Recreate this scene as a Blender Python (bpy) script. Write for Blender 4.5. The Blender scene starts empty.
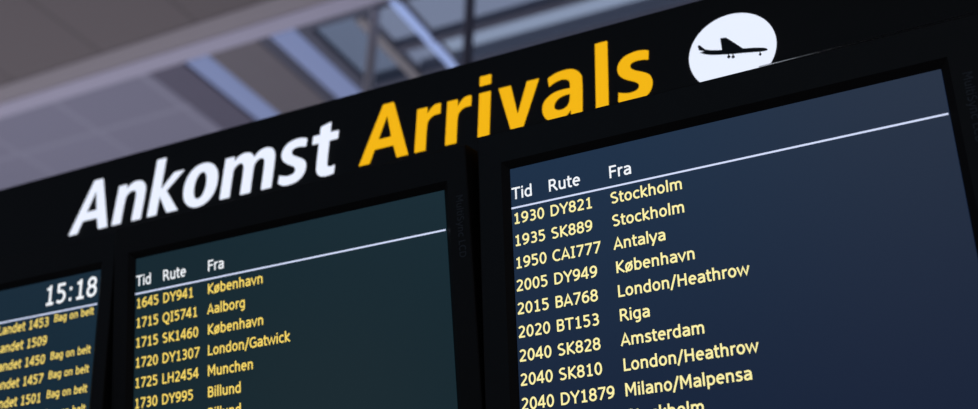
import bpy, bmesh, math, random
from mathutils import Vector, Matrix

C = bpy.context.scene.collection
SC = bpy.context.scene
ZB = 2.61360                       # height of the heading's baseline above the floor (m)


def lin(r, g, b):
    f = lambda c: (c / 255 / 12.92) if c / 255 <= 0.04045 else ((c / 255 + 0.055) / 1.055) ** 2.4
    return (f(r), f(g), f(b), 1.0)


# ------------------------------------------------------------------ camera
cam_d = bpy.data.cameras.new('camera')
cam_d.sensor_width = 36.0
cam_d.lens = 1169.65 / 978 * 36.0
cam_d.clip_start = 0.05
cam_d.dof.use_dof = True
cam_d.dof.focus_distance = 1.52
cam_d.dof.aperture_fstop = 2.7
cam = bpy.data.objects.new('camera', cam_d)
C.objects.link(cam)
cam.location = (1.6411995, -1.4010660, ZB - 0.9635985)
cam.rotation_euler = (2.0581827, -0.0291023, 0.4705115)
SC.camera = cam

# ------------------------------------------------------------------ world: overcast daylight round the open hall
world = bpy.data.worlds.new('daylight')
SC.world = world
world.use_nodes = True
nt = world.node_tree
nt.nodes.clear()
w_out = nt.nodes.new('ShaderNodeOutputWorld')
w_bg = nt.nodes.new('ShaderNodeBackground')
w_tc = nt.nodes.new('ShaderNodeTexCoord')
w_sep = nt.nodes.new('ShaderNodeSeparateXYZ')
w_ramp = nt.nodes.new('ShaderNodeValToRGB')
nt.links.new(w_tc.outputs['Generated'], w_sep.inputs[0])
nt.links.new(w_sep.outputs['Z'], w_ramp.inputs[0])
w_ramp.color_ramp.elements[0].position = 0.0
w_ramp.color_ramp.elements[0].color = (0.045, 0.043, 0.044, 1)
w_ramp.color_ramp.elements[1].position = 0.6
w_ramp.color_ramp.elements[1].color = (0.30, 0.37, 0.54, 1)
prev = w_ramp.outputs['Color']
# added soft glows behind the viewer, aimed to tint the screens' reflections
for d, power, col in (((-0.38, -0.88, 0.36), 40, (0.02, 0.34, 0.66)), ((-0.03, -0.92, 0.37), 40, (0.44, 0.50, 0.47)),
                      ((-0.15, -0.98, 0.07), 150, (0.10, 0.05, 0.05)), ((-0.55, -0.83, -0.07), 150, (0.26, 0.20, 0.16)), ((-0.44, -0.88, 0.14), 200, (0.12, 0.08, 0.05))):
    v = Vector(d).normalized()
    dt = nt.nodes.new('ShaderNodeVectorMath')
    dt.operation = 'DOT_PRODUCT'
    dt.inputs[1].default_value = v
    nt.links.new(w_tc.outputs['Generated'], dt.inputs[0])
    mx0 = nt.nodes.new('ShaderNodeMath')
    mx0.operation = 'MAXIMUM'
    mx0.inputs[1].default_value = 0.0
    nt.links.new(dt.outputs['Value'], mx0.inputs[0])
    pw = nt.nodes.new('ShaderNodeMath')
    pw.operation = 'POWER'
    pw.inputs[1].default_value = power
    nt.links.new(mx0.outputs[0], pw.inputs[0])
    sc = nt.nodes.new('ShaderNodeVectorMath')
    sc.operation = 'SCALE'
    sc.inputs[0].default_value = col
    nt.links.new(pw.outputs[0], sc.inputs['Scale'])
    ad = nt.nodes.new('ShaderNodeVectorMath')
    ad.operation = 'ADD'
    nt.links.new(prev, ad.inputs[0])
    nt.links.new(sc.outputs[0], ad.inputs[1])
    prev = ad.outputs[0]
nt.links.new(prev, w_bg.inputs['Color'])
w_bg.inputs['Strength'].default_value = 1.0
nt.links.new(w_bg.outputs[0], w_out.inputs[0])

# added unseen fill lamp behind the sign, facing up to brighten the ceiling
up_d = bpy.data.lights.new('ceiling_fill_light', 'AREA')
up_d.shape = 'RECTANGLE'
up_d.size, up_d.size_y = 9.0, 3.0
up_d.energy = 120.0
up_d.color = (0.97, 0.95, 1.0)
up = bpy.data.objects.new('ceiling_fill_light', up_d)
C.objects.link(up)
up.location = (-4.5, 2.6, 1.7)
up.rotation_euler = (math.pi, 0, 0)

# ------------------------------------------------------------------ view
SC.view_settings.view_transform = 'Standard'
SC.view_settings.look = 'None'
SC.view_settings.exposure = 0.0
SC.view_settings.gamma = 1.0
SC.view_settings.use_curve_mapping = False


# ------------------------------------------------------------------ materials
def mat(name, col, rough=0.6, spec=0.5, emit=None, strength=1.0, noise=0.0, scale=8.0, metal=0.0):
    m = bpy.data.materials.new(name)
    m.use_nodes = True
    n = m.node_tree
    b = n.nodes['Principled BSDF']
    b.inputs['Base Color'].default_value = col
    b.inputs['Roughness'].default_value = rough
    b.inputs['Specular IOR Level'].default_value = spec
    b.inputs['Metallic'].default_value = metal
    if emit:
        b.inputs['Emission Color'].default_value = emit
        b.inputs['Emission Strength'].default_value = strength
    if noise:
        tc = n.nodes.new('ShaderNodeTexCoord')
        nz = n.nodes.new('ShaderNodeTexNoise')
        nz.inputs['Scale'].default_value = scale
        nz.inputs['Detail'].default_value = 4
        mx = n.nodes.new('ShaderNodeMix')
        mx.data_type = 'RGBA'
        mx.inputs[6].default_value = tuple(c * (1 - noise) for c in col[:3]) + (1,)
        mx.inputs[7].default_value = tuple(min(1, c * (1 + noise)) for c in col[:3]) + (1,)
        n.links.new(tc.outputs['Object'], nz.inputs['Vector'])
        n.links.new(nz.outputs[0], mx.inputs[0])
        n.links.new(mx.outputs[2], b.inputs['Base Color'])
    return m


def panel_mat(name, col, joint, w, h, ox=0.0, oy=0.0, mortar=0.012):
    """ceiling boards: a brick pattern with straight joints"""
    m = mat(name, col, 0.8, 0.2)
    n = m.node_tree
    b = n.nodes['Principled BSDF']
    tc = n.nodes.new('ShaderNodeTexCoord')
    mp = n.nodes.new('ShaderNodeMapping')
    mp.inputs['Location'].default_value = (ox, oy, 0)
    br = n.nodes.new('ShaderNodeTexBrick')
    br.offset = 0.0
    br.inputs['Color1'].default_value = col
    br.inputs['Color2'].default_value = tuple(c * 0.93 for c in col[:3]) + (1,)
    br.inputs['Mortar'].default_value = joint
    br.inputs['Scale'].default_value = 1.0
    br.inputs['Mortar Size'].default_value = mortar
    br.inputs['Brick Width'].default_value = w
    br.inputs['Row Height'].default_value = h
    n.links.new(tc.outputs['Object'], mp.inputs[0])
    n.links.new(mp.outputs[0], br.inputs['Vector'])
    n.links.new(br.outputs['Color'], b.inputs['Base Color'])
    return m


def pane_mat(name, tint):
    m = bpy.data.materials.new(name)
    m.use_nodes = True
    n = m.node_tree
    n.nodes.clear()
    o = n.nodes.new('ShaderNodeOutputMaterial')
    t = n.nodes.new('ShaderNodeBsdfTransparent')
    t.inputs[0].default_value = tint
    g = n.nodes.new('ShaderNodeBsdfGlossy')
    g.inputs['Roughness'].default_value = 0.1
    mx = n.nodes.new('ShaderNodeMixShader')
    mx.inputs[0].default_value = 0.06
    n.links.new(t.outputs[0], mx.inputs[1])
    n.links.new(g.outputs[0], mx.inputs[2])
    n.links.new(mx.outputs[0], o.inputs[0])
    return m


M = {
    'floor': mat('floor_stone', lin(150, 148, 146), 0.5, 0.4, noise=0.08, scale=3),
    'ceil_front': panel_mat('ceiling_board_taupe', lin(128, 120, 123), lin(112, 105, 108), 0.72, 1.1, 0.25, 0.25),
    'ceil_rear': panel_mat('ceiling_board_lavender', lin(160, 158, 180), lin(168, 166, 187), 0.72, 0.5, 0.2, 0.2, 0.02),
    'beam': mat('beam_paint', lin(200, 195, 218), 0.6, noise=0.04, scale=2),
    'soffit': mat('soffit_paint', lin(168, 160, 168), 0.6, noise=0.04, scale=2),
    'dark_steel': mat('dark_grey_steel', lin(106, 108, 126), 0.6, noise=0.08),
    'slate': mat('slate_ceiling_strip', lin(116, 112, 132), 0.7, noise=0.05),
    'taupe': mat('taupe_ceiling_strip', lin(132, 126, 134), 0.7, noise=0.05),
    'steel': mat('pale_steel', lin(172, 166, 170), 0.5, noise=0.06),
    'hanger': mat('light_grey_paint', lin(205, 205, 218), 0.5),
    'pane_dim': pane_mat('tinted_roof_glass', (0.66, 0.67, 0.69, 1)),
    'pane_mid': pane_mat('grey_roof_glass', (0.80, 0.79, 0.80, 1)),
    'pane_clear': pane_mat('clear_roof_glass', (0.95, 0.95, 0.94, 1)),
    'tube_blue': mat('bluish_diffuser', (0.10, 0.10, 0.12, 1), 0.5, 0.2, emit=lin(108, 121, 162)),
    'tube_pale': mat('pale_blue_tube', (0.10, 0.10, 0.12, 1), 0.5, 0.2, emit=lin(146, 166, 218)),
    'black': mat('black_coated_steel', (0.0120, 0.0092, 0.0074, 1), 0.55, 0.12, noise=0.1, scale=30),
    'sign_face': mat('black_sign_face', (0.0120, 0.0092, 0.0074, 1), 0.5, 0.12, noise=0.08, scale=20),
    'plastic': mat('black_monitor_plastic', (0.0120, 0.0092, 0.0074, 1), 0.5, 0.12, noise=0.1, scale=60),
    'edge': mat('black_monitor_rim', (0.006, 0.006, 0.006, 1), 0.25, 0.5),
    'logo': mat('dark_grey_print', lin(60, 60, 62), 0.6, 0.2),
    'let_white': mat('lit_white_lettering', (0.15, 0.15, 0.15, 1), 0.5, 0.2, emit=lin(234, 240, 255)),
    'let_yellow': mat('lit_yellow_lettering', (0.15, 0.09, 0.01, 1), 0.5, 0.2, emit=lin(242, 180, 6)),
    'disc': mat('lit_white_disc', (0.15, 0.15, 0.15, 1), 0.5, 0.2, emit=lin(232, 239, 255)),
    'vinyl': mat('black_vinyl', (0.010, 0.011, 0.014, 1), 0.6, 0.2),
    'txt_white': mat('screen_white', (0, 0, 0, 1), 0.6, 0.1, emit=lin(246, 250, 255)),
    'txt_line': mat('screen_line', (0, 0, 0, 1), 0.6, 0.1, emit=lin(215, 225, 255)),
}


# ------------------------------------------------------------------ mesh helpers
def add_box(bm, x0, x1, y0, y1, z0, z1, bevel=0.0):
    vs = [bm.verts.new((x, y, z)) for x in (x0, x1) for y in (y0, y1) for z in (z0, z1)]
    f = [(0, 1, 3, 2), (4, 6, 7, 5), (0, 4, 5, 1), (2, 3, 7, 6), (0, 2, 6, 4), (1, 5, 7, 3)]
    fs = [bm.faces.new([vs[i] for i in q]) for q in f]
    if bevel:
        es = list({e for q in fs for e in q.edges})
        bmesh.ops.bevel(bm, geom=es, offset=bevel, segments=2, affect='EDGES', profile=0.6)
    return fs


def add_cyl(bm, p0, p1, r, n=16):
    p0, p1 = Vector(p0), Vector(p1)
    ax = (p1 - p0).normalized()
    u = ax.orthogonal().normalized()
    v = ax.cross(u)
    a = [bm.verts.new(p0 + r * (math.cos(t) * u + math.sin(t) * v)) for t in [2 * math.pi * k / n for k in range(n)]]
    b = [bm.verts.new(w.co + (p1 - p0)) for w in a]
    for k in range(n):
        bm.faces.new((a[k], a[(k + 1) % n], b[(k + 1) % n], b[k]))
    bm.faces.new(a[::-1])
    bm.faces.new(b)


def obj(name, bm, m, parent=None, loc=(0, 0, 0)):
    me = bpy.data.meshes.new(name)
    bmesh.ops.recalc_face_normals(bm, faces=bm.faces)
    bm.to_mesh(me)
    bm.free()
    me.materials.append(m)
    o = bpy.data.objects.new(name, me)
    C.objects.link(o)
    o.parent = parent
    o.location = loc
    return o


def box_obj(name, m, dims, parent=None, bevel=0.0):
    bm = bmesh.new()
    add_box(bm, *dims, bevel=bevel)
    return obj(name, bm, m, parent)


def struct(name, m, dims):
    o = box_obj(name, m, dims)
    o['kind'] = 'structure'
    return o


def thing(name, label, cat, loc=(0, 0, 0), rot=(0, 0, 0), group=None):
    o = bpy.data.objects.new(name, None)
    o.empty_display_size = 0.1
    C.objects.link(o)
    o.location = loc
    o.rotation_euler = rot
    o['label'] = label
    o['category'] = cat
    if group:
        o['group'] = group
    return o


# ------------------------------------------------------------------ setting
CZ = ZB + 3.0364                    # underside of the hall ceiling
struct('floor', M['floor'], (-14, 12, -14, 12, -0.1, 0.0))
struct('ceiling', M['ceil_front'], (-10, 8, -4, 2.62, CZ, CZ + 0.1))
struct('ceiling.001', M['ceil_rear'], (-10, -3.02, 2.88, 7, CZ, CZ + 0.1))
struct('trim_1', M['soffit'], (-10, 8, 2.62, 2.76, CZ - 0.01, CZ + 0.1))
struct('trim_16', M['beam'], (-10, 8, 2.76, 2.88, CZ - 0.02, CZ + 0.1))
struct('trim_2', M['slate'], (-3.02, -2.76, 2.88, 7, CZ + 0.0, CZ + 0.1))
struct('trim_3', M['taupe'], (-2.55, -2.20, 2.88, 7, CZ + 0.0, CZ + 0.1))
struct('trim_4', M['dark_steel'], (-2.20, -2.14, 2.88, 7, CZ + 0.01, CZ + 0.1))
struct('trim_5', M['dark_steel'], (-1.93, -1.85, 2.88, 7, CZ - 0.005, CZ + 0.04))
struct('trim_6', M['dark_steel'], (-2.76, -2.55, 2.88, 7, CZ + 0.06, CZ + 0.1))
struct('trim_7', M['dark_steel'], (-2.14, -1.92, 2.88, 7, CZ + 0.06, CZ + 0.1))
# roof lights right of the boards: glass between steel bars
struct('window_1', M['pane_dim'], (-1.85, -1.57, 2.95, 3.62, CZ + 0.006, CZ + 0.018))
struct('window_2', M['pane_mid'], (-1.51, -0.40, 2.95, 3.31, CZ + 0.006, CZ + 0.018))
struct('window_3', M['pane_mid'], (-0.34, 3.0, 2.95, 3.31, CZ + 0.006, CZ + 0.018))
struct('window_4', M['pane_mid'], (-1.51, -1.32, 3.37, 3.60, CZ + 0.006, CZ + 0.018))
struct('window_5', M['pane_clear'], (-1.24, 3.0, 3.37, 3.59, CZ + 0.006, CZ + 0.018))
struct('trim_8', M['dark_steel'], (-1.85, 3.0, 2.88, 2.95, CZ - 0.005, CZ + 0.04))
struct('trim_9', M['steel'], (-1.57, -1.51, 2.98, 7, CZ - 0.01, CZ + 0.06))
struct('trim_10', M['dark_steel'], (-1.51, 3.0, 3.31, 3.37, CZ + 0.0, CZ + 0.06))
struct('trim_11', M['dark_steel'], (-0.40, -0.34, 2.98, 3.31, CZ + 0.0, CZ + 0.06))
struct('trim_12', M['dark_steel'], (-1.51, 3.0, 3.60, 7, CZ + 0.0, CZ + 0.1))
struct('trim_13', M['dark_steel'], (-1.83, -1.57, 3.60, 7, CZ + 0.0, CZ + 0.1))


def strip_light(x0, x1, z, m, label):
    t = thing('strip_light', label, 'ceiling light', ((x0 + x1) / 2, 2.90, CZ + z), group='strip lights on the hall ceiling')
    w = (x1 - x0) / 2
    box_obj('housing', M['steel'], (-w, w, 0, 2.4, 0.012, 0.06), t, 0.004)
    bm = bmesh.new()
    prof = [(-w + 0.006, 0.012), (-w * 0.8, -0.004), (0, -0.012), (w * 0.8, -0.004), (w - 0.006, 0.012)]
    a = [bm.verts.new((x, 0.01, zz)) for x, zz in prof]
    b = [bm.verts.new((x, 2.39, zz)) for x, zz in prof]
    for k in range(len(prof) - 1):
        bm.faces.new((a[k], a[k + 1], b[k + 1], b[k]))
    bm.faces.new(a)
    bm.faces.new(b[::-1])
    bm.faces.new((a[0], a[-1], b[-1], b[0]))
    obj('diffuser', bm, m, t)
    return t


strip_light(-2.745, -2.565, 0.0, M['tube_blue'], 'bluish strip light on the ceiling above Ankomst, nearest the grey boards')
strip_light(-2.125, -1.935, 0.0, M['tube_blue'], 'broad bluish strip light beside the dark bar edging the roof glass')
strip_light(-1.315, -1.255, 0.0, M['tube_pale'], 'narrow bright pale blue strip light crossing the glass roof')

# thin steel hangers dropping from the roof bars
for k, (x, y, r, m) in enumerate([(-0.80, 2.93, 0.028, M['dark_steel']), (-1.40, 2.93, 0.028, M['hanger'])]):
    bm = bmesh.new()
    add_cyl(bm, (x, y, 0.0), (x, y, CZ - 0.01), r, 20)
    o = obj('trim_%d' % (14 + k), bm, m)
    o['kind'] = 'structure'


# ------------------------------------------------------------------ outlines -> solid lettering
def smooth(pts, n=6):
    """closed outline: (u, v) are corners when flagged, else on a smooth curve"""
    P = [(Vector((p[0], p[1])), len(p) > 2) for p in pts]
    out = []
    N = len(P)
    for i in range(N):
        p1, c1 = P[i]
        p2, c2 = P[(i + 1) % N]
        p0 = P[i - 1][0]
        p3 = P[(i + 2) % N][0]
        if c1 and c2:
            out.append(p1)
            continue
        if c1:
            p0 = p1
        if c2:
            p3 = p2
        for k in range(n):
            t = k / n
            out.append(0.5 * ((2 * p1) + (p2 - p0) * t + (2 * p0 - 5 * p1 + 4 * p2 - p3) * t * t + (3 * p1 - p0 - 3 * p2 + p3) * t ** 3))
    return out


def inset(l, d):
    out = []
    a = sum(l[i][0] * l[(i + 1) % len(l)][1] - l[(i + 1) % len(l)][0] * l[i][1] for i in range(len(l)))
    sgn = 1 if a > 0 else -1
    for i in range(len(l)):
        p, q, r = Vector(l[i - 1][:2]), Vector(l[i][:2]), Vector(l[(i + 1) % len(l)][:2])
        d0, d1 = (q - p).normalized(), (r - q).normalized()
        n0, n1 = Vector((-d0.y, d0.x)), Vector((-d1.y, d1.x))
        nn = (n0 + n1).normalized()
        out.append(q + nn * (sgn * d / max(.5, nn.dot(n0))))
    return out


def ellipse(cx, cy, rx, ry, n=48, e=2.15):
    o = []
    for k in range(n):
        a = 2 * math.pi * k / n
        c, s = math.cos(a), math.sin(a)
        o.append(Vector((cx + rx * math.copysign(abs(c) ** (2 / e), c), cy + ry * math.copysign(abs(s) ** (2 / e), s))))
    return o


def solid(name, loops, m, parent, depth, y):
    """filled 2D outlines (holes cut out) standing in the XZ plane, front at y"""
    cu = bpy.data.curves.new(name, 'CURVE')
    cu.dimensions = '2D'
    cu.fill_mode = 'BOTH'
    cu.extrude = depth / 2
    for lp in loops:
        s = cu.splines.new('POLY')
        s.points.add(len(lp) - 1)
        for p, q in zip(s.points, lp):
            p.co = (q[0], q[1], 0, 1)
        s.use_cyclic_u = True
    tmp = bpy.data.objects.new(name, cu)
    me = bpy.data.meshes.new_from_object(tmp)
    bpy.data.objects.remove(tmp)
    bpy.data.curves.remove(cu)
    me.transform(Matrix(((1, 0, 0, 0), (0, 0, -1, y + depth / 2), (0, 1, 0, 0), (0, 0, 0, 1))))
    me.name = name
    me.materials.clear()
    me.materials.append(m)
    o = bpy.data.objects.new(name, me)
    C.objects.link(o)
    o.parent = parent
    return o


c = 1
GL = {
    'A': [[(0, 0, c), (.344, .995, c), (.537, .995, c), (.857, 0, c), (.652, 0, c), (.578, .222, c), (.264, .222, c), (.196, 0, c)],
          [(.317, .392, c), (.432, .775, c), (.528, .392, c)]],
    'n': [[(0, 0, c), (0, .747, c), (.178, .747, c), (.182, .645, c), (.26, .727), (.37, .765), (.51, .74), (.60, .63), (.625, .47), (.625, 0, c),
           (.425, 0, c), (.425, .44), (.40, .55), (.325, .588), (.24, .548), (.2, .44), (.2, 0, c)]],
    'k': [[(0, 0, c), (0, 1.078, c), (.2, 1.078, c), (.2, .468, c), (.435, .747, c), (.65, .747, c), (.335, .425, c), (.655, 0, c), (.41, 0, c), (.2, .345, c), (.2, 0, c)]],
    'm': [[(0, 0, c), (0, .747, c), (.183, .747, c), (.188, .652, c), (.27, .73), (.38, .765), (.51, .738), (.585, .645, c), (.67, .733), (.79, .765), (.92, .73), (.985, .62),
           (1.0, .46), (1.0, 0, c), (.8, 0, c), (.8, .44), (.777, .55), (.712, .586), (.64, .55), (.602, .45), (.602, 0, c), (.398, 0, c), (.398, .44), (.372, .55),
           (.308, .586), (.238, .55), (.2, .45), (.2, 0, c)]],
    's': [[(0, .035, c), (.01, .19, c), (.1, .155), (.19, .14), (.275, .16), (.3, .22), (.25, .285), (.12, .36), (.03, .445), (.0, .55), (.03, .66), (.12, .745), (.27, .78), (.38, .77),
           (.465, .742, c), (.455, .588, c), (.36, .612), (.27, .617), (.205, .592), (.205, .53), (.27, .472), (.39, .408), (.475, .335), (.502, .22), (.465, .09), (.36, .0),
           (.2, -.03), (.09, -.015)]],
    't': [[(0, .588, c), (0, .745, c), (.125, .745, c), (.125, .88, c), (.322, .935, c), (.322, .745, c), (.475, .745, c), (.475, .588, c), (.322, .588, c), (.322, .22), (.345, .145),
           (.40, .128), (.468, .143, c), (.462, -.012, c), (.34, -.03), (.21, -.008), (.14, .07), (.122, .2), (.122, .588, c)]],
    'r': [[(0, 0, c), (0, .747, c), (.18, .747, c), (.183, .625, c), (.235, .705), (.31, .757), (.405, .757, c), (.405, .572, c), (.3, .57), (.225, .52), (.192, .41), (.192, 0, c)]],
    'i': [[(0, 0, c), (0, .747, c), (.194, .747, c), (.194, 0, c)], [(0, .862, c), (0, 1.035, c), (.194, 1.035, c), (.194, .862, c)]],
    'v': [[(0, .747, c), (.207, .747, c), (.32, .24, c), (.45, .747, c), (.648, .747, c), (.412, 0, c), (.212, 0, c)]],
    'a': [[(.075, .7), (.2, .757), (.35, .775), (.48, .748), (.575, .66), (.607, .53), (.607, 0, c), (.43, 0, c), (.428, .085, c), (.36, .01), (.23, -.03), (.1, .005), (.025, .09), (0, .22),
           (.035, .34), (.15, .43), (.28, .458), (.415, .455, c), (.41, .54), (.37, .60), (.28, .622), (.18, .598), (.1, .548, c), (.078, .7, c)][1:],
          [(.415, .355, c), (.335, .352), (.245, .32), (.193, .245), (.205, .17), (.28, .137), (.36, .16), (.405, .235)]],
    'l': [[(0, 0, c), (0, 1.078, c), (.194, 1.078, c), (.194, 0, c)]],
}
CAP = 0.1133


def word(spec):
    loops = []
    for ch, u, sx in spec:
        if ch == 'o':
            ls = [ellipse(.347, .371, .345, .404), ellipse(.34, .365, .118, .24)]
        else:
            ls = [smooth(l) for l in GL[ch]]
        hole = ch in 'oaA'
        ls = [inset(l, -0.008 if (hole and k == 1) else 0.008) for k, l in enumerate(ls)]
        for l in ls:
            loops.append([((u + p[0] * sx) * CAP, p[1] * CAP) for p in l])
    return loops


# ------------------------------------------------------------------ the lit heading above the screens
X0, X1 = -0.55, 1.78
sign = thing('arrivals_sign', 'long black lightbox sign reading Ankomst Arrivals with a white aeroplane disc', 'sign', (0, 0, ZB - 0.13))
UP = 0.13
box_obj('housing', M['black'], (X0, X1, 0.004, 0.15, 0.0, UP + 0.1534), sign, 0.003)
box_obj('front_panel', M['sign_face'], (X0 + 0.004, X1 - 0.004, 0.0, 0.006, 0.004, UP + 0.1520), sign, 0.001)


for bx in (-0.30, 0.62, 1.56):
    box_obj('rear_bracket', M['black'], (bx - 0.03, bx + 0.03, 0.149, 0.2395, UP + 0.02, UP + 0.10), sign, 0.002)


def on_face(o):
    o.location = (0, 0, UP)
    return o


lw = on_face(solid('lettering', word([('A', .0, 1.015), ('n', .955, 1.0), ('k', 1.712, .985), ('o', 2.40, 1.0), ('m', 3.185, 1.0), ('s', 4.30, 1.0), ('t', 4.868, 1.0)]),
                   M['let_white'], sign, 0.002, -0.0018))
lw['label'] = 'lit white word Ankomst'
ly = on_face(solid('lettering', word([('A', 5.762, 1.0), ('r', 6.712, 1.0), ('r', 7.216, 1.0), ('i', 7.738, 1.0), ('v', 8.043, 1.0), ('a', 8.735, 1.0), ('l', 9.527, 1.0), ('s', 9.845, 1.0)]),
                   M['let_yellow'], sign, 0.002, -0.0018))
ly['label'] = 'lit yellow word Arrivals'
disc = on_face(solid('pictogram_disc', [[(11.428 * CAP + .5745 * CAP * math.cos(2 * math.pi * k / 96), .398 * CAP + .5745 * CAP * math.sin(2 * math.pi * k / 96)) for k in range(96)]],
                     M['disc'], sign, 0.002, -0.0018))
disc['label'] = 'round white lit disc'
plane = [[(10.981, .604, c), (11.014, .604, c), (11.05, .555), (11.085, .513, c), (11.17, .478), (11.30, .443, c), (11.289, .63, c), (11.355, .622), (11.375, .610), (11.45, .527), (11.575, .385, c),
          (11.70, .357), (11.79, .333), (11.85, .312), (11.884, .283), (11.86, .267), (11.79, .274), (11.59, .314), (11.416, .346), (11.19, .398), (11.08, .440), (11.005, .487, c), (11.07, .492, c), (10.995, .530, c)]]
loops = [[(p[0] * CAP, p[1] * CAP) for p in smooth(l)] for l in plane]
pl = solid('aeroplane_silhouette', loops, M['vinyl'], disc, 0.0008, -0.0024)
pl['label'] = 'black aeroplane silhouette'
for wx, wy, r in [(11.382, .312, .022), (11.438, .295, .022), (11.785, .232, .018)]:
    out = [((wx + r * math.cos(2 * math.pi * k / 16)) * CAP, (wy + r * math.sin(2 * math.pi * k / 16)) * CAP) for k in range(4, 16)]
    out = [((wx + r * math.sin(t)) * CAP, (wy + r * math.cos(t)) * CAP) for t in [math.radians(20 + 320 * k / 14) for k in range(15)]]
    top = wy + .062
    out = [((wx + .007) * CAP, top * CAP)] + out + [((wx - .007) * CAP, top * CAP)]
    solid('aeroplane_wheel', [out], M['vinyl'], disc, 0.0008, -0.0022)

# ------------------------------------------------------------------ stroke font for the screens (em units)
SW = .046


def arc(cx, cy, rx, ry, a0, a1, n=10):
    return [(cx + rx * math.cos(math.radians(a0 + (a1 - a0) * k / n)), cy + ry * math.sin(math.radians(a0 + (a1 - a0) * k / n))) for k in range(n + 1)]


T, X = .727 - SW, .545 - SW        # centre lines of cap top and x-height
B = SW


def bowl(x0, x1, yb=B, yt=X):
    return arc((x0 + x1) / 2, (yb + yt) / 2, (x1 - x0) / 2, (yt - yb) / 2, 0, 360, 24)


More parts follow.
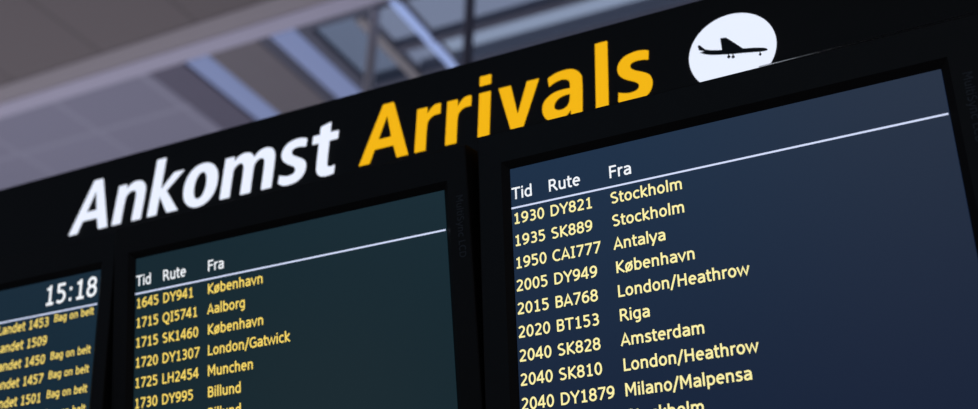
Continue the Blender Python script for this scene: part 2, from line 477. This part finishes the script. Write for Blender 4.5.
FONT = {
    '0': (.546, [bowl(.095, .451, B - .008, T + .008)]),
    '1': (.546, [[(.12, .598), (.21, .605), (.29, .64), (.29, .727)], [(.29, .70), (.29, .0)], [(.12, B - .005), (.46, B - .005)]]),
    '2': (.546, [arc(.26, .52, .17, .165, 155, 0, 9) + [(.42, .46), (.36, .36), (.24, .22), (.09, B)], [(.07, B), (.48, B)]]),
    '3': (.546, [arc(.25, .535, .17, .150, 140, -90, 12), arc(.25, .21, .19, .172, 90, -140, 12), [(.18, .385), (.26, .385)]]),
    '4': (.546, [[(.37, 0), (.37, .70), (.33, .68), (.065, .26), (.065, .215), (.51, .215)]]),
    '5': (.546, [[(.44, T), (.13, T), (.13, .40)], [(.12, .42), (.22, .435)] + arc(.24, .235, .195, .198, 85, -140, 12)]),
    '6': (.546, [[(.44, T - .005), (.33, T - .01), (.20, .61), (.11, .46), (.095, .25)] + arc(.278, .235, .18, .195, 180, 540, 20)]),
    '7': (.546, [[(.06, T), (.46, T), (.45, .62), (.18, 0)]]),
    '8': (.546, [bowl(.115, .431, .385, T + .005), bowl(.09, .456, B - .005, .385)]),
    '9': (.546, [[(.106, B + .005), (.216, B + .01), (.346, .117), (.436, .267), (.451, .477)] + arc(.268, .49, .18, .195, 0, 360, 20)]),
    ':': (.354, [[(.177, .0), (.177, .12)], [(.177, .40), (.177, .52)]]),
    '/': (.382, [[(.04, -.13), (.34, .76)]]),
    'A': (.600, [[(.045, 0), (.30, .70), (.555, 0)], [(.13, .215), (.47, .215)]]),
    'B': (.589, [[(.13, 0), (.13, .727)], [(.13, T), (.33, T)] + arc(.33, .535, .14, .146, 90, -90, 8) + [(.13, .389)], [(.33, .389)] + arc(.35, .22, .15, .172, 90, -90, 8) + [(.13, B)]]),
    'C': (.601, [arc(.36, .3635, .275, .327, 52, 308, 18)]),
    'D': (.678, [[(.13, 0), (.13, .727)], [(.13, T), (.28, T)] + arc(.28, .3635, .30, .3175, 90, -90, 14) + [(.13, B)]]),
    'F': (.521, [[(.13, 0), (.13, .727)], [(.13, T), (.50, T)], [(.13, .385), (.47, .385)]]),
    'G': (.667, [arc(.37, .3635, .28, .327, 50, 300, 18) + [(.59, .10), (.59, .34), (.39, .34)]]),
    'H': (.676, [[(.13, 0), (.13, .727)], [(.546, 0), (.546, .727)], [(.13, .385), (.546, .385)]]),
    'I': (.373, [[(.187, 0), (.187, .727)], [(.06, T + .005), (.313, T + .005)], [(.06, B - .005), (.313, B - .005)]]),
    'K': (.588, [[(.13, 0), (.13, .727)], [(.53, .727), (.16, .36), (.56, 0)]]),
    'L': (.498, [[(.13, .727), (.13, B), (.49, B)]]),
    'M': (.771, [[(.125, 0), (.125, .71), (.155, .71), (.385, .25), (.615, .71), (.646, .71), (.646, 0)]]),
    'Q': (.708, [bowl(.085, .623, B - .008, T + .008), [(.35, .03), (.42, -.11), (.56, -.12), (.63, -.11)]]),
    'R': (.621, [[(.13, 0), (.13, .727)], [(.13, T), (.31, T)] + arc(.31, .515, .155, .166, 90, -90, 8) + [(.13, .349)], [(.33, .35), (.59, 0)]]),
    'S': (.557, [arc(.285, .525, .185, .157, 45, 200, 9) + [(.20, .40), (.36, .34), (.46, .25)] + arc(.27, .205, .195, .165, 0, -140, 9)]),
    'T': (.584, [[(.292, 0), (.292, .727)], [(.015, T), (.569, T)]]),
    'Y': (.577, [[(.03, .727), (.289, .33), (.547, .727)], [(.289, .36), (.289, 0)]]),
    'a': (.525, [[(.085, .47)] + arc(.27, .36, .155, .14, 110, 0, 8) + [(.425, 0)], [(.425, .30), (.25, .295), (.13, .25), (.095, .16), (.13, .07), (.22, .04), (.33, .07), (.425, .16)]]),
    'b': (.553, [[(.12, 0), (.12, .765)], [(.12, .44)] + arc(.285, .27, .185, .23, 125, -125, 16) + [(.12, .09)]]),
    'c': (.462, [arc(.29, .2725, .20, .23, 48, 312, 16)]),
    'd': (.553, [[(.433, 0), (.433, .765)], [(.433, .44)] + arc(.268, .27, .185, .23, 55, 305, 16) + [(.433, .09)]]),
    'e': (.527, [[(.095, .29), (.44, .29), (.44, .33)] + arc(.275, .2725, .18, .23, 12, 310, 18)]),
    'g': (.553, [[(.433, .545), (.433, -.03)] + arc(.275, -.01, .158, .15, -15, -130, 7), [(.433, .44)] + arc(.268, .275, .185, .225, 55, 305, 16) + [(.433, .10)]]),
    'h': (.558, [[(.12, 0), (.12, .765)], [(.12, .41)] + arc(.285, .36, .15, .14, 130, 0, 8) + [(.435, 0)]]),
    'i': (.229, [[(.115, 0), (.115, .545)], [(.115, .63), (.115, .74)]]),
    'k': (.498, [[(.12, 0), (.12, .765)], [(.44, .545), (.15, .28), (.47, 0)]]),
    'l': (.229, [[(.115, 0), (.115, .765)]]),
    'm': (.840, [[(.12, 0), (.12, .545)], [(.12, .41)] + arc(.275, .36, .145, .14, 130, 0, 8) + [(.42, 0)], [(.42, .41)] + arc(.575, .36, .145, .14, 130, 0, 8) + [(.72, 0)]]),
    'n': (.558, [[(.12, 0), (.12, .545)], [(.12, .41)] + arc(.285, .36, .15, .14, 130, 0, 8) + [(.435, 0)]]),
    'o': (.543, [bowl(.09, .453, B - .005, X + .005)]),
    'p': (.553, [[(.12, -.2), (.12, .545)], [(.12, .44)] + arc(.285, .27, .185, .23, 125, -125, 16) + [(.12, .09)]]),
    'r': (.360, [[(.12, 0), (.12, .545)], [(.12, .37), (.17, .45), (.26, .495), (.35, .495)]]),
    's': (.447, [[(.385, .46), (.26, .50), (.14, .48), (.105, .40), (.15, .32), (.30, .25), (.36, .20), (.35, .09), (.25, .045), (.15, .05), (.06, .09)]]),
    't': (.334, [[(.135, .70), (.135, .17), (.16, .07), (.23, .042), (.32, .05)], [(.02, .50), (.32, .50)]]),
    'u': (.558, [[(.123, .545), (.123, .185)] + arc(.273, .185, .15, .14, 180, 310, 8) + [(.438, .13)], [(.438, 0), (.438, .545)]]),
    'v': (.498, [[(.035, .535), (.249, .04), (.463, .535)]]),
    'w': (.715, [[(.035, .535), (.195, .04), (.3575, .48), (.52, .04), (.68, .535)]]),
    'y': (.498, [[(.03, .545), (.249, .03)], [(.468, .545), (.17, -.2)]]),
    'ø': (.543, [bowl(.09, .453, B - .005, X + .005), [(.07, -.04), (.475, .59)]]),
    ' ': (.313, []),
}


def add_stroke(bm, pts, w, place):
    P = [Vector(p) for p in pts]
    Q = [P[0]]
    for p in P[1:]:
        if (p - Q[-1]).length > 1e-4:
            Q.append(p)
    if len(Q) < 2:
        return
    closed = (Q[0] - Q[-1]).length < 1e-3
    if closed:
        Q.pop()
    N = len(Q)
    Ls, Rs = [], []
    for i in range(N):
        d0 = (Q[i] - Q[i - 1]).normalized() if (i > 0 or closed) else None
        d1 = (Q[(i + 1) % N] - Q[i]).normalized() if (i < N - 1 or closed) else None
        if d0 is None:
            d0 = d1
        if d1 is None:
            d1 = d0
        n0, n1 = Vector((-d0.y, d0.x)), Vector((-d1.y, d1.x))
        nn = (n0 + n1)
        nn = nn.normalized() if nn.length > 1e-3 else n0
        k = w / max(0.55, nn.dot(n0))
        Ls.append(bm.verts.new(place(Q[i] + nn * k)))
        Rs.append(bm.verts.new(place(Q[i] - nn * k)))
    for i in range(N if closed else N - 1):
        j = (i + 1) % N
        bm.faces.new((Rs[i], Rs[j], Ls[j], Ls[i]))


def text_width(s):
    return sum(FONT[ch][0] for ch in s)


def add_text(bm, s, u, v, em, y=-0.0004, w=SW, sx=1.0, vertical=False, track=0.0):
    x = 0.0
    for ch in s:
        adv, strokes = FONT[ch]
        for st in strokes:
            if vertical:
                pl_ = lambda p, x=x: (u + p.y * em, y, -(v + (x + p.x) * em * sx))
            else:
                pl_ = lambda p, x=x: (u + (x + p.x) * em * sx, y, -v + p.y * em)
            add_stroke(bm, st, w, pl_)
        x += adv + track
    return x * em * sx


# ------------------------------------------------------------------ monitors
SWD, SHT = 0.573, 1.018            # lit area, upright
BT = 0.0576              # rim at the sides, at top and bottom


def screen_mat(name, col):
    return mat(name, (0.002, 0.002, 0.002, 1), 0.22, 0.5, emit=lin(*col))


def rect_loop(bm, x0, x1, z0, z1, y):
    return [bm.verts.new(p) for p in ((x0, y, z0), (x1, y, z0), (x1, y, z1), (x0, y, z1))]


def monitor(label, pos, rot, col, ycol, bl, br):
    """pos is the upper left corner of the lit area; the thing's origin is at the bottom centre of its case"""
    R = Matrix.LocRotScale(None, __import__('mathutils').Euler(rot, 'XYZ'), None)
    base = Vector((SWD / 2, 0, -(SHT + BT)))
    p = Vector((pos[0], pos[1], pos[2] + ZB))
    t = thing('flat_screen_monitor', label, 'monitor', p + R @ base, rot, 'arrival monitors under the lightbox')
    off = -base                        # parts are laid out from the lit area's upper left corner

    def put(o):
        o.location = off
        return o
    # rim: back outer, front outer with an eased edge, front inner, sloped down to the lit area
    bm = bmesh.new()
    e = 0.0025
    L = [rect_loop(bm, -bl, SWD + br, -SHT - BT, BT, 0.03),
         rect_loop(bm, -bl, SWD + br, -SHT - BT, BT, -0.008 + e),
         rect_loop(bm, -bl + e * .3, SWD + br - e * .3, -SHT - BT + e * .3, BT - e * .3, -0.008 + e * .3),
         rect_loop(bm, -bl + e, SWD + br - e, -SHT - BT + e, BT - e, -0.008),
         rect_loop(bm, -0.010, SWD + 0.010, -SHT - 0.010, 0.010, -0.008),
         rect_loop(bm, -0.0005, SWD + 0.0005, -SHT - 0.0005, 0.0005, 0.0)]
    for a, b in zip(L, L[1:]):
        for k in range(4):
            bm.faces.new((a[k], a[(k + 1) % 4], b[(k + 1) % 4], b[k]))
    rim = put(obj('bezel', bm, M['plastic'], t))
    bm = bmesh.new()
    add_box(bm, -bl + 0.004, SWD + br - 0.004, 0.03, 0.055, -SHT - BT + 0.004, BT - 0.004, 0.004)
    add_box(bm, 0.05, SWD - 0.05, 0.055, 0.085, -SHT + 0.06, -0.06, 0.008)
    for k in range(14):                # cooling ribs
        add_box(bm, 0.10, SWD - 0.10, 0.084, 0.088, -0.12 - k * 0.02, -0.112 - k * 0.02)
    put(obj('back_case', bm, M['plastic'], t))
    bm = bmesh.new()
    for sx in (0.12, SWD - 0.16):
        add_box(bm, sx, sx + 0.04, 0.083, 0.100, -SHT + 0.12, -0.10, 0.002)
    put(obj('mounting_bracket', bm, M['black'], t))
    inv = R.inverted()
    for s0 in (0.20, 0.80):            # arms back to the stand's panel, level whatever the tilt
        for x0 in (0.14, SWD - 0.14):
            pt = R @ Vector((x0, 0.095, -s0)) + p
            a0, a1 = inv @ (pt - p), inv @ (Vector((pt.x, 0.2395, pt.z)) - p)
            bm = bmesh.new()
            add_cyl(bm, a0, a1, 0.014, 16)
            put(obj('mounting_arm', bm, M['black'], t))
    scr = put(box_obj('screen', screen_mat('lit_screen_' + str(int(col[0])) + str(int(col[2])), col), (0, SWD, 0.0, 0.02, -SHT, 0.0), t))
    ym = mat('screen_yellow', (0, 0, 0, 1), 0.6, 0.1, emit=lin(*ycol))
    return t, scr, ym, put


def sub(name, bm, m, scr):
    o = obj(name, bm, m, scr)
    return o


EM, EH, PITCH, V1, VL, VT = 0.0217, 0.0238, 0.03200, 0.0823, 0.0586, 0.0462


def rule(scr, u1=SWD - 0.0012):
    bm = bmesh.new()
    vs = [bm.verts.new(p) for p in ((0, -0.0004, -VL - 0.00125), (u1, -0.0004, -VL - 0.00125), (u1, -0.0004, -VL + 0.00125), (0, -0.0004, -VL + 0.00125))]
    bm.faces.new(vs)
    sub('rule_line', bm, M['txt_line'], scr)['label'] = 'thin white rule'


def headings(scr, cf):
    for w, u in (('Tid', 0.0008), ('Rute', 0.0560), ('Fra', cf)):
        bm = bmesh.new()
        add_text(bm, w, u, VT, EH, w=.054)
        sub('column_heading', bm, M['txt_white'], scr)


def flights(scr, ym, rows, cf, w=.057, sx=1.012):
    for i, row in enumerate(rows):
        v = V1 + i * PITCH
        for txt, u, nm in zip(row, (0.0016, 0.0568, cf), ('flight_time', 'flight_number', 'city_name')):
            if txt:
                bm = bmesh.new()
                add_text(bm, txt, u, v, EM, w=w, sx=sx)
                sub(nm, bm, ym, scr)


def logo(t, put):
    bm = bmesh.new()
    add_text(bm, 'MultiSync LCD', SWD + 0.0225, 0.0145, 0.0145, y=-0.0084, w=.05, vertical=True)
    o = put(obj('logo', bm, M['logo'], t))
    o['label'] = 'dark grey maker lettering up the rim'


t, scr, ym, put = monitor('black monitor with navy screen, its first row Stockholm at 1930', (1.00353, -0.13458, -0.15619), (0.12993, -0.00072, -0.01258), (15, 29, 53), (255, 244, 170), 0.047, 0.060)
headings(scr, 0.1446)
rule(scr)
flights(scr, ym, [('1930', 'DY821', 'Stockholm'), ('1935', 'SK889', 'Stockholm'), ('1950', 'CAI777', 'Antalya'), ('2005', 'DY949', 'København'), ('2015', 'BA768', 'London/Heathrow'),
                  ('2020', 'BT153', 'Riga'), ('2040', 'SK828', 'Amsterdam'), ('2040', 'SK810', 'London/Heathrow'), ('2040', 'DY1879', 'Milano/Malpensa'), ('', '', 'Stockholm')], 0.1446)
logo(t, put)
strip = bpy.data.materials.new('frosted_glint_film')
strip.use_nodes = True
sn = strip.node_tree
sn.nodes.clear()
s_o = sn.nodes.new('ShaderNodeOutputMaterial')
s_t = sn.nodes.new('ShaderNodeBsdfRefraction')
s_t.inputs[0].default_value = (1, 1, 1, 1)
s_t.inputs['Roughness'].default_value = 0.65
s_t.inputs['IOR'].default_value = 1.3
sn.links.new(s_t.outputs[0], s_o.inputs[0])
bm = bmesh.new()
add_box(bm, 0.362, SWD + 0.058, -0.0072, -0.0062, BT - 0.001, BT + 0.0011)  # strip added to scatter the disc's light as a bright rim line
put(obj('glint_film', bm, strip, t))['label'] = 'added film strip standing in for a glint along the top rim'

t, scr, ym, put = monitor('black monitor with teal screen, its first row København at 1645', (0.32991, -0.13846, -0.16920), (0.21819, 0.00138, -0.00470), (12, 35, 43), (252, 220, 105), 0.040, 0.042)
headings(scr, 0.1466)
rule(scr)
flights(scr, ym, [('1645', 'DY941', 'København'), ('1715', 'QI5741', 'Aalborg'), ('1715', 'SK1460', 'København'), ('1720', 'DY1307', 'London/Gatwick'), ('1725', 'LH2454', 'Munchen'),
                  ('1730', 'DY995', 'Billund'), ('', '', 'Billund')], 0.1466)
logo(t, put)

t, scr, ym, put = monitor('black monitor showing the clock time 15:18 and landed flights', (-0.32498, -0.13572, -0.16958), (0.14299, 0.00150, 0.00636), (12, 36, 50), (255, 226, 115), 0.042, 0.036)
rule(scr)
bm = bmesh.new()
add_text(bm, '15:18', 0.4505, 0.0440, 0.0470, w=.054)
sub('clock', bm, M['txt_white'], scr)['label'] = 'white clock digits 15:18'
for i, (n, bag) in enumerate([('1453', 1), ('1509', 0), ('1450', 1), ('1457', 1), ('1501', 1), ('', 1)]):
    v = 0.0802 + i * PITCH
    if n:
        bm = bmesh.new()
        add_text(bm, 'Landet ' + n, 0.4200 - text_width('Landet ') * EM, v, EM, w=.055)
        sub('landing_time', bm, ym, scr)
    if bag:
        bm = bmesh.new()
        add_text(bm, 'Bag on belt', 0.4778, v - 0.0045, 0.0176, w=.055)
        sub('baggage_status', bm, ym, scr)

# ------------------------------------------------------------------ black steel frame that carries the sign and the monitors
st = thing('display_stand', 'black steel stand behind the monitors carrying the lightbox sign', 'stand', (0.65, 0.12, 0))
ox, oy = -0.65, -0.12
bm = bmesh.new()
ya, yb, za, zb = 0.145, 0.175, ZB - 0.14, ZB - 1.42
add_box(bm, X0 + ox, X1 + ox, 0.24 + oy, 0.26 + oy, zb, ZB + 0.12, 0.002)
obj('back_panel', bm, M['black'], st)
for x in (-0.36, 0.62, 1.62):
    bm = bmesh.new()
    add_box(bm, x - 0.04 + ox, x + 0.04 + ox, 0.26 + oy, 0.34 + oy, 0.02, ZB + 0.1, 0.004)
    obj('post', bm, M['black'], st)
    bm = bmesh.new()
    add_box(bm, x - 0.10 + ox, x + 0.10 + ox, 0.22 + oy, 0.58 + oy, 0.0, 0.02, 0.004)
    obj('foot', bm, M['black'], st)
